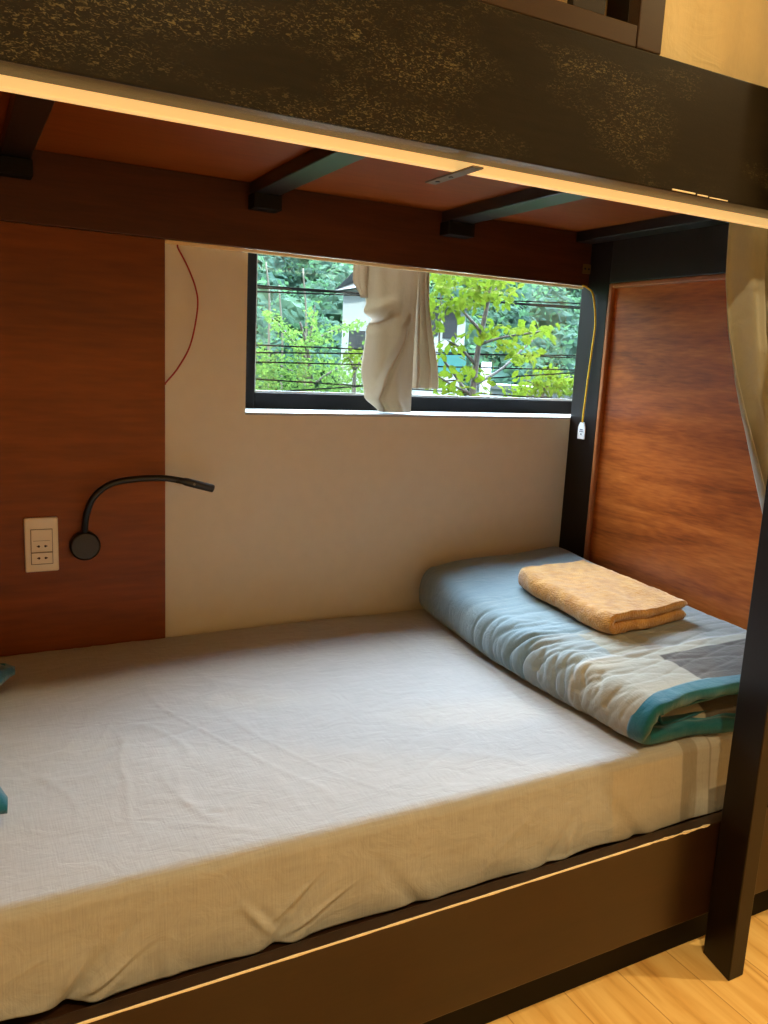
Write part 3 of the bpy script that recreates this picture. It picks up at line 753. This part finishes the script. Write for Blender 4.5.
rc = MB().tube(spline([(.4535, 1.884, .236), (.455, 1.8835, .227), (.474, 1.878, .191), (.492, 1.872, .142), (.495, 1.870, .097), (.480, 1.872, .019), (.453, 1.878, -.035), (.428, 1.884, -.068), (.4262, 1.886, -.073)], 8), .0019, 8)
o = rc.build('red_cable', M['red'], None, True); tag(o, 'thin red cable looping down the beige wall left of the window', 'cable')
yc = empty('yellow_pull_cord', (1.6, 1.83, -.19)); tag(yc, 'yellow cord with a white tag hanging on the dark corner post', 'cord')
part('cord', MB().tube(spline([(1.592, 1.852, .2415), (1.606, 1.846, .236), (1.612, 1.826, .215), (1.6165, 1.812, .14), (1.6165, 1.816, .06), (1.6150, 1.820, -.03), (1.6150, 1.824, -.10), (1.6155, 1.826, -.144)], 8), .0026, 8), M['yellow'], yc, smooth=True)
tg = MB(); V = []
out = [(1.813, -.192), (1.842, -.192), (1.842, -.158), (1.835, -.143), (1.820, -.143), (1.813, -.158)]
for xx in (1.6150, 1.6185): V += [(xx, y, z) for (y, z) in out]
F = [tuple(range(6)), tuple(range(11, 5, -1))] + [(i, (i + 1) % 6, 6 + (i + 1) % 6, 6 + i) for i in range(6)]
tgo = part('tag', MB().add(V, F), M['tag'], yc, label='white plastic tag at the end of the cord')
MB().box(1.6140, 1.6151, 1.822, 1.833, -.166, -.163, bev=0).box(1.6140, 1.6151, 1.820, 1.834, -.171, -.169, bev=0).box(1.6140, 1.6151, 1.825, 1.829, -.180, -.176, bev=0).build('tag_marking', M['ink'], tgo)

# ------------------------------------------------------------------ outside
GZ = -4.5
g = MB(); nx, ny_ = 60, 50; V = []; F = []
def hz(x, y):
    h = GZ + max(0, y - 34) * .52 + 1.4 * noise.noise(Vector((x * .05, y * .06, 0)))
    return min(h, 26) if y > 30 else GZ
for i in range(nx + 1):
    for j in range(ny_ + 1):
        x = -60 + 220 * i / nx; y = 2.4 + 110 * (j / ny_); V.append((x, y, hz(x, y) if y > 30 else GZ))
for i in range(nx):
    for j in range(ny_): a = i * (ny_ + 1) + j; F.append((a, a + 1, a + ny_ + 2, a + ny_ + 1))
gr = link('hillside_ground', V, F, M['grass'], None, True); gr['kind'] = 'structure'

def leaf_cloud(centres, nper, size, mb_v, mb_f, squash=.8, shell=.35, rnd=random):
    for (c, r) in centres:
        for _ in range(nper):
            d = Vector((rnd.gauss(0, 1), rnd.gauss(0, 1), rnd.gauss(0, 1))).normalized()
            p = Vector(c) + Vector((d.x, d.y, d.z * squash)) * r * (1 - shell * rnd.random() ** 1.5)
            nn = (d + Vector((rnd.gauss(0, .5), rnd.gauss(0, .5), rnd.gauss(0, .5)))).normalized()
            a = nn.cross(Vector((rnd.random(), rnd.random(), rnd.random() + .1))).normalized(); b_ = nn.cross(a)
            s = size * (.6 + .8 * rnd.random()); k = len(mb_v)
            mb_v += [p - a * s, p - b_ * s * .55, p + a * s, p + b_ * s * .55]; mb_f.append((k, k + 1, k + 2, k + 3))
rf = random.Random(11)
cen = []
y = 36
while y < 64:
    x = -y * .12 + rf.random() * 2
    while x < y * 1.02:
        r = 1.1 + 1.3 * rf.random(); cen.append(((x + rf.uniform(-.6, .6), y + rf.uniform(-.8, .8), hz(x, y) + r * .9 + rf.random() * 1.2), r)); x += r * 1.15
    y += 1.7
V = []; F = []
leaf_cloud(cen, 230, .20, V, F, rnd=rf)
ico = bmesh.new(); bmesh.ops.create_icosphere(ico, subdivisions=3, radius=1); iv = [v.co.copy() for v in ico.verts]; if_ = [[v.index for v in f.verts] for f in ico.faces]; ico.free()
for (c, r) in cen:
    k = len(V); V += [Vector(c) + p * r * (.62 + .22 * noise.noise(p * 2 + Vector(c)) + .12 * noise.noise(p * 6 + Vector(c))) for p in iv]; F += [tuple(i + k for i in f) for f in if_]
def raw(name, V, F, mat, parent=None, smooth=False):
    me = bpy.data.meshes.new(name); me.from_pydata([tuple(v) for v in V], [], F); me.materials.append(mat)
    o = bpy.data.objects.new(name, me); C.objects.link(o)
    if parent: o.parent = parent; o.matrix_parent_inverse = Matrix.Translation(-wloc(parent))
    return o
fo = raw('forest', V, F, M['forest']); tag(fo, 'dense dark green forest covering the hillside outside the window', 'forest', kind='stuff')

def ray_pt(p, Y): return P2W(p[0], p[1], Y)
fpx = 809.7962706755324
RM = Matrix(((0.8851634, 0.04234136, -0.46334972), (-0.46280765, 0.18265448, -0.8674367), (0.04790445, 0.98226501, 0.18127496)))
def P2W(u, v, Y):
    r = RM @ Vector((u - 384, 512 - v, -fpx)); return r * (Y / r.y)

def leaf_tree(name, label, Y, trunk, branches, clusters, leaf, mat, rnd, base_z=GZ, tw=.05, yspread=.8, cat='tree', droop=.3):
    t0 = P2W(trunk[0][0], trunk[0][1], Y); root = empty(name, (t0.x, Y, base_z)); tag(root, label, cat)
    mb = MB(); pts = [(t0.x + .1, Y, base_z), (t0.x + .05, Y, (base_z + t0.z) / 2)] + [tuple(P2W(p[0], p[1], Y)) for p in trunk]
    mb.tube(spline(pts, 6), [tw * (1 - .75 * i / (6 * (len(pts) - 1))) for i in range(6 * (len(pts) - 1) + 1)], 8)
    mb.build('trunk', M['bark'], root, True)
    mb = MB()
    for b_ in branches:
        pp = [P2W(p[0], p[1], Y + (p[2] if len(p) > 2 else 0)) for p in b_]; sp = spline(pp, 5)
        mb.tube(sp, [tw * .32 * (1 - .7 * i / (len(sp) - 1)) for i in range(len(sp))], 6)
    mb.build('branches', M['bark'], root, True)
    V = []; F = []
    for (u, v, ru, rv, n) in clusters:
        for _ in range(n):
            a = rnd.gauss(0, .5); b2 = rnd.gauss(0, .5)
            p = P2W(u + a * ru, v + b2 * rv, Y + rnd.uniform(-yspread, yspread) * .5)
            d = Vector((rnd.gauss(0, 1), rnd.gauss(0, .5) - .3, rnd.gauss(0, .6) - droop)).normalized()
            nn = Vector((rnd.gauss(0, .6), rnd.gauss(0, .6) - .5, rnd.gauss(0, .5) + .7)).normalized()
            side = d.cross(nn).normalized(); up = side.cross(d).normalized(); s = leaf * (.7 + .6 * rnd.random()); k = len(V)
            V += [p, p + d * s * .35 + side * s * .28 - up * s * .05, p + d * s * .7 + side * s * .22 - up * s * .1, p + d * s - up * s * .22,
                  p + d * s * .7 - side * s * .22 - up * s * .1, p + d * s * .35 - side * s * .28 - up * s * .05, p + d * s * .5 - up * s * .01]
            F += [(k, k + 1, k + 6), (k + 1, k + 2, k + 6), (k + 2, k + 3, k + 6), (k + 3, k + 4, k + 6), (k + 4, k + 5, k + 6), (k + 5, k, k + 6)]
    raw('foliage', V, F, mat, root)
    return root
rl = random.Random(5)
leaf_tree('broadleaf_tree', 'young tree with large yellow-green leaves right of the window curtain', 6.0,
    [(470, 425), (472, 400), (478, 350), (488, 300), (492, 262)],
    [[(474, 385), (500, 370, .1), (520, 352, .2), (533, 340, .2)], [(478, 345), (500, 338, -.1), (530, 333, -.2), (548, 330, -.2)], [(480, 330), (462, 310, .2), (448, 292, .3)],
     [(472, 400), (455, 375, .2), (440, 350, .3), (441, 300, .3), (440, 262, .3)], [(488, 300), (500, 285), (507, 275)], [(474, 395), (452, 385, .1), (432, 372, .1)], [(476, 365), (460, 348), (447, 340)]],
    [(440, 280, 22, 16, 60), (470, 285, 30, 18, 95), (500, 292, 20, 16, 60), (455, 305, 26, 12, 45), (480, 298, 24, 12, 40), (432, 315, 12, 24, 28), (450, 345, 18, 14, 32), (485, 330, 24, 10, 40), (512, 330, 18, 8, 26),
     (535, 331, 14, 7, 22), (551, 331, 7, 6, 13), (522, 353, 14, 13, 46), (505, 345, 14, 8, 18), (435, 375, 14, 20, 34), (455, 395, 20, 14, 40), (480, 385, 20, 14, 26), (470, 370, 20, 8, 16), (462, 268, 34, 8, 50), (495, 275, 24, 8, 30)],
    .085, M['lime'], rl)
leaf_tree('feathery_tree', 'light green feathery tree in the left part of the window', 8.0,
    [(312, 430), (312, 400), (310, 365), (305, 340), (300, 322)],
    [[(310, 365), (296, 345), (280, 326, .2), (263, 311, .3)], [(306, 350), (322, 336), (345, 327), (362, 322)], [(310, 345), (312, 325), (315, 305)], [(312, 380), (285, 368), (262, 358)], [(312, 385), (335, 370), (358, 365)]],
    [(268, 315, 8, 5, 60), (278, 324, 8, 6, 80), (290, 334, 10, 8, 120), (302, 345, 12, 9, 160), (320, 338, 16, 8, 120), (342, 328, 16, 5, 90), (358, 324, 8, 4, 40), (313, 318, 6, 14, 70),
     (270, 370, 20, 18, 420), (300, 372, 24, 22, 520), (335, 375, 24, 20, 460), (358, 372, 14, 22, 240), (262, 392, 18, 12, 220), (300, 394, 30, 12, 380), (345, 394, 26, 12, 320), (262, 352, 8, 8, 60)],
    .045, M['fern'], rl, yspread=1.2, droop=.1)
leaf_tree('yellow_bush', 'yellowish bush tips beside the white house left of the curtain', 7.15,
    [(352, 430), (354, 390), (355, 365)], [[(355, 370), (349, 358), (346, 352)], [(355, 370), (361, 360), (365, 352)]],
    [(350, 352, 6, 6, 26), (360, 353, 8, 7, 32), (356, 364, 12, 8, 30)], .055, M['lime'], rl, cat='bush', yspread=.2)
leaf_tree('roadside_bush', 'bright green bush low in the right corner of the window', 10.0,
    [(540, 430), (542, 400), (545, 385)], [[(545, 390), (530, 382), (520, 378)], [(545, 388), (560, 380), (572, 376)]],
    [(540, 382, 16, 10, 170), (562, 384, 16, 10, 170), (580, 384, 10, 10, 90), (552, 372, 8, 5, 50), (520, 392, 14, 8, 70)], .10, M['lime'], rl, cat='bush')
# pale bare trunks standing on the forest edge
for k, (u, v0, v1, Y) in enumerate(((303, 268, 330, 32.6), (279, 285, 350, 32.4), (266, 262, 300, 32.8))):
    a, b_ = P2W(u, v1 + 70, Y), P2W(u, v0, Y); mb = MB()
    root = MB().tube(spline([(a.x, Y, hz(a.x, Y) - .1), ((a.x + b_.x) / 2 + .15, Y, (a.z + b_.z) / 2), tuple(b_)], 6), [.07 - .003 * i for i in range(13)], 8).build('bare_tree', M['pale_bark'], None, True)
    tag(root, 'pale bare trunk at the forest edge, ' + ('nearest the house', 'middle of the three', 'nearest the window frame')[k], 'tree', 'bare trunks at the forest edge')

# houses
def house(name, label, Y, x0, x1, ztop, depth, wins, roof_over=.3, flat=True):
    root = empty(name, ((x0 + x1) / 2, Y + depth / 2, GZ)); tag(root, label, 'house')
    part('house_walls', box(x0, x1, Y, Y + depth, GZ, ztop, bev=.02), M['facade'], root)
    rb = MB()
    V = [(x0 - roof_over, Y - roof_over, ztop), (x1 + roof_over, Y - roof_over, ztop), (x1 + roof_over, Y + depth + roof_over, ztop), (x0 - roof_over, Y + depth + roof_over, ztop)]
    H = .12 if flat else .9
    V += [(x0 + depth * .3 * (not flat) - roof_over * flat, Y + (depth * .5 if not flat else -roof_over), ztop + H), (x1 - depth * .3 * (not flat) + roof_over * flat, Y + (depth * .5 if not flat else -roof_over), ztop + H),
          (x1 - depth * .3 * (not flat) + roof_over * flat, Y + depth * (.5 if not flat else 1) + .02 + roof_over * flat, ztop + H), (x0 + depth * .3 * (not flat) - roof_over * flat, Y + depth * (.5 if not flat else 1) + .02 + roof_over * flat, ztop + H)]
    part('roof', rb.add(V, [(0, 1, 2, 3), (4, 5, 6, 7), (0, 1, 5, 4), (1, 2, 6, 5), (2, 3, 7, 6), (3, 0, 4, 7)]), M['roofing'], root)
    for (cx, cz, w, h, arch, key) in wins:
        pts = [(cx - w / 2, cz - h / 2), (cx + w / 2, cz - h / 2), (cx + w / 2, cz + h / 2)]
        if arch: pts += [(cx + w / 2 * math.cos(a * PI / 8), cz + h / 2 + w / 2 * math.sin(a * PI / 8)) for a in range(1, 8)]
        pts.append((cx - w / 2, cz + h / 2)); n_ = len(pts)
        V = [(p[0], Y - .03, p[1]) for p in pts] + [(p[0], Y + .05, p[1]) for p in pts]
        wf = part('house_window', MB().add(V, [tuple(range(n_)), tuple(range(2 * n_ - 1, n_ - 1, -1))] + [(i, (i + 1) % n_, n_ + (i + 1) % n_, n_ + i) for i in range(n_)]), M[key], root)
    return root
Yh = 30.
hA = lambda u, v: P2W(u, v, Yh)
house('white_house', 'tall white house partly hidden by the window curtain', Yh, P2W(343, 300, 33.2).x, hA(396, 300).x, hA(343, 283).z, 3.2,
      [(hA(357, 340).x, hA(357, 342).z, .7, .9, False, 'dark_glass')], flat=False)
house('pale_house', 'pale house with arched dark windows behind the yellow-green tree', 28., P2W(418, 320, 28).x, P2W(466, 320, 28).x, P2W(450, 308, 28).z, 1.5,
      [(P2W(432, 325, 28).x, P2W(432, 325, 28).z, .55, .8, True, 'dark_glass'), (P2W(450, 326, 28).x, P2W(450, 327, 28).z, .65, .9, True, 'dark_glass'), (P2W(452, 362, 28).x, P2W(452, 362, 28).z, 1.3, .9, False, 'teal_paint')])
house('low_shed', 'low pale shed with a row of windows at the bottom right of the window', 17., P2W(524, 396, 17).x, P2W(553, 396, 17).x, P2W(540, 392, 17).z, 2.2,
      [(P2W(u, 400, 17).x, P2W(u, 400, 17).z, .30, .22, False, 'dark_glass') for u in (531, 539, 547)], roof_over=.08)
house('low_shed', 'low grey shed just right of the pale shed, nearest the corner post', 17.4, P2W(556, 396, 17.4).x, P2W(590, 396, 17.4).x, P2W(570, 394, 17.4).z, 2.2,
      [(P2W(u, 401, 17.4).x, P2W(u, 401, 17.4).z, .5, .22, False, 'roofing') for u in (563, 576)], roof_over=.08)
p_ = P2W(486, 372, 14)
po = MB().tube([(p_.x, 14, GZ), (p_.x, 14, p_.z - .8), (p_.x, 14, P2W(486, 362, 14).z)], [.12, .11, .10], 12).build('concrete_post', M['facade'], None, True)
tag(po, 'white concrete post standing behind the yellow-green tree', 'post')
# power cables
cabs = [((256, 285.5), (368, 293.5), 'upper left of the window, top one'), ((256, 287.5), (580, 307.0), 'crossing the whole window below the top one'), ((256, 352.6), (470, 354.5), 'level with the feathery tree top'),
        ((256, 362), (575, 370), 'second above the sill'), ((256, 379), (440, 391), 'sloping down to the right near the sill'), ((256, 393), (570, 373), 'rising to the right above the sill'), ((500, 300.5), (582, 303.5), 'upper right of the window'),
        ((430, 352), (578, 358), 'behind the middle leaves')]
for k, (a, b_, w) in enumerate(cabs):
    A, B = P2W(a[0], a[1], 6.48 + .05 * k), P2W(b_[0], b_[1], 6.48 + .05 * k); D = (B - A).normalized()
    A2 = A - D * 3; B2 = B + D * 4; L = (B2 - A2).length
    pts = [A2 + (B2 - A2) * (i / 20) for i in range(21)]
    tag(MB().tube(pts, .0075, 6).build('power_cable', M['cable'], None, True), 'black overhead cable ' + w, 'cable', 'overhead cables outside')

# ------------------------------------------------------------------ downlights in the room ceiling
def downlight(name, x, y, label, power, size=.10, col=(1, .76, .38), spread=PI):
    r = empty(name, (x, y, CZ - .03)); tag(r, label, 'ceiling light')
    n = 32; V = []; F = []
    prof = [(.075, 0), (.075, -.012), (.060, -.014), (.055, -.002)]
    for i in range(n):
        a = 2 * PI * i / n
        for (rr, zz) in prof: V.append((x + rr * math.cos(a), y + rr * math.sin(a), CZ + zz))
    for i in range(n):
        for k in range(4): F.append((4 * i + k, 4 * i + (k + 1) % 4, 4 * ((i + 1) % n) + (k + 1) % 4, 4 * ((i + 1) % n) + k))
    part('trim_ring', MB().add(V, F), M['white_plastic'], r, smooth=False)
    L = bpy.data.lights.new(name, 'AREA'); L.shape = 'DISK'; L.size = size; L.energy = power; L.color = col; L.spread = spread
    o = bpy.data.objects.new('lamp_disc', L); C.objects.link(o); o.location = (x, y, CZ - .006)
    return o
downlight('ceiling_downlight', .48, -.06, 'round warm ceiling downlight in front of the middle of the bunk', 28)
downlight('ceiling_downlight', 2.45, .15, 'round warm ceiling downlight along the aisle to the right', 32)

# ------------------------------------------------------------------ daylight
SKY = 62
w = bpy.data.worlds.new('sky'); bpy.context.scene.world = w; w.use_nodes = True; nt = w.node_tree; bg = nt.nodes['Background']
tc = N(nt, 'ShaderNodeTexCoord'); sp = N(nt, 'ShaderNodeSeparateXYZ'); nt.links.new(tc.outputs['Generated'], sp.inputs[0])
r = ramp(nt, [(0, (.30, .34, .32, 1)), (.5, (.55, .70, .80, 1)), (.62, (.66, .83, 1.0, 1)), (1, (.66, .83, 1.0, 1))])
mr = N(nt, 'ShaderNodeMapRange'); mr.inputs['From Min'].default_value = -1; mr.inputs['From Max'].default_value = 1; nt.links.new(sp.outputs[2], mr.inputs['Value']); nt.links.new(mr.outputs[0], r.inputs['Fac'])
nt.links.new(r.outputs[0], bg.inputs['Color'])
# bright lobe added to the sky to light the bed, high to the right of the window
dt = N(nt, 'ShaderNodeVectorMath', operation='DOT_PRODUCT'); nt.links.new(tc.outputs['Generated'], dt.inputs[0]); dt.inputs[1].default_value = Vector((.50, .45, .80)).normalized()
m3 = N(nt, 'ShaderNodeMapRange'); m3.interpolation_type = 'SMOOTHSTEP'
m3.inputs['From Min'].default_value = .30; m3.inputs['From Max'].default_value = .88; m3.inputs['To Min'].default_value = 3; m3.inputs['To Max'].default_value = SKY
nt.links.new(dt.outputs['Value'], m3.inputs['Value']); nt.links.new(m3.outputs[0], bg.inputs['Strength'])
sun = bpy.data.lights.new('sun', 'SUN'); sun.energy = 14; sun.angle = .05; sun.color = (1, .95, .80)
so = bpy.data.objects.new('sun', sun); C.objects.link(so); so.rotation_euler = Vector((.40, .45, -.75)).to_track_quat('-Z', 'Y').to_euler()
pl = bpy.data.lights.new('window_portal', 'AREA'); pl.shape = 'RECTANGLE'; pl.size = WX1 - WX0; pl.size_y = WZ1 - WZ0; pl.cycles.is_portal = True
po_ = bpy.data.objects.new('window_portal', pl); C.objects.link(po_); po_.location = ((WX0 + WX1) / 2, 2.10, (WZ0 + WZ1) / 2); po_.rotation_euler = (-PI / 2, 0, 0)

# ------------------------------------------------------------------ camera
cam = bpy.data.cameras.new('camera'); co_ = bpy.data.objects.new('camera', cam); C.objects.link(co_)
co_.matrix_world = RM.to_4x4()
cam.sensor_fit = 'VERTICAL'; cam.sensor_height = 24; cam.lens = fpx / 1024 * 24; cam.clip_start = .02; cam.clip_end = 500
sc = bpy.context.scene; sc.camera = co_
sc.view_settings.view_transform = 'Standard'; sc.view_settings.look = 'None'; sc.view_settings.gamma = 1; sc.view_settings.use_curve_mapping = False
sc.view_settings.exposure = 0.0
sc.cycles.use_denoising = True
sc.cycles.max_bounces = 10; sc.cycles.diffuse_bounces = 6; sc.cycles.transparent_max_bounces = 16
sc.cycles.sample_clamp_indirect = 6
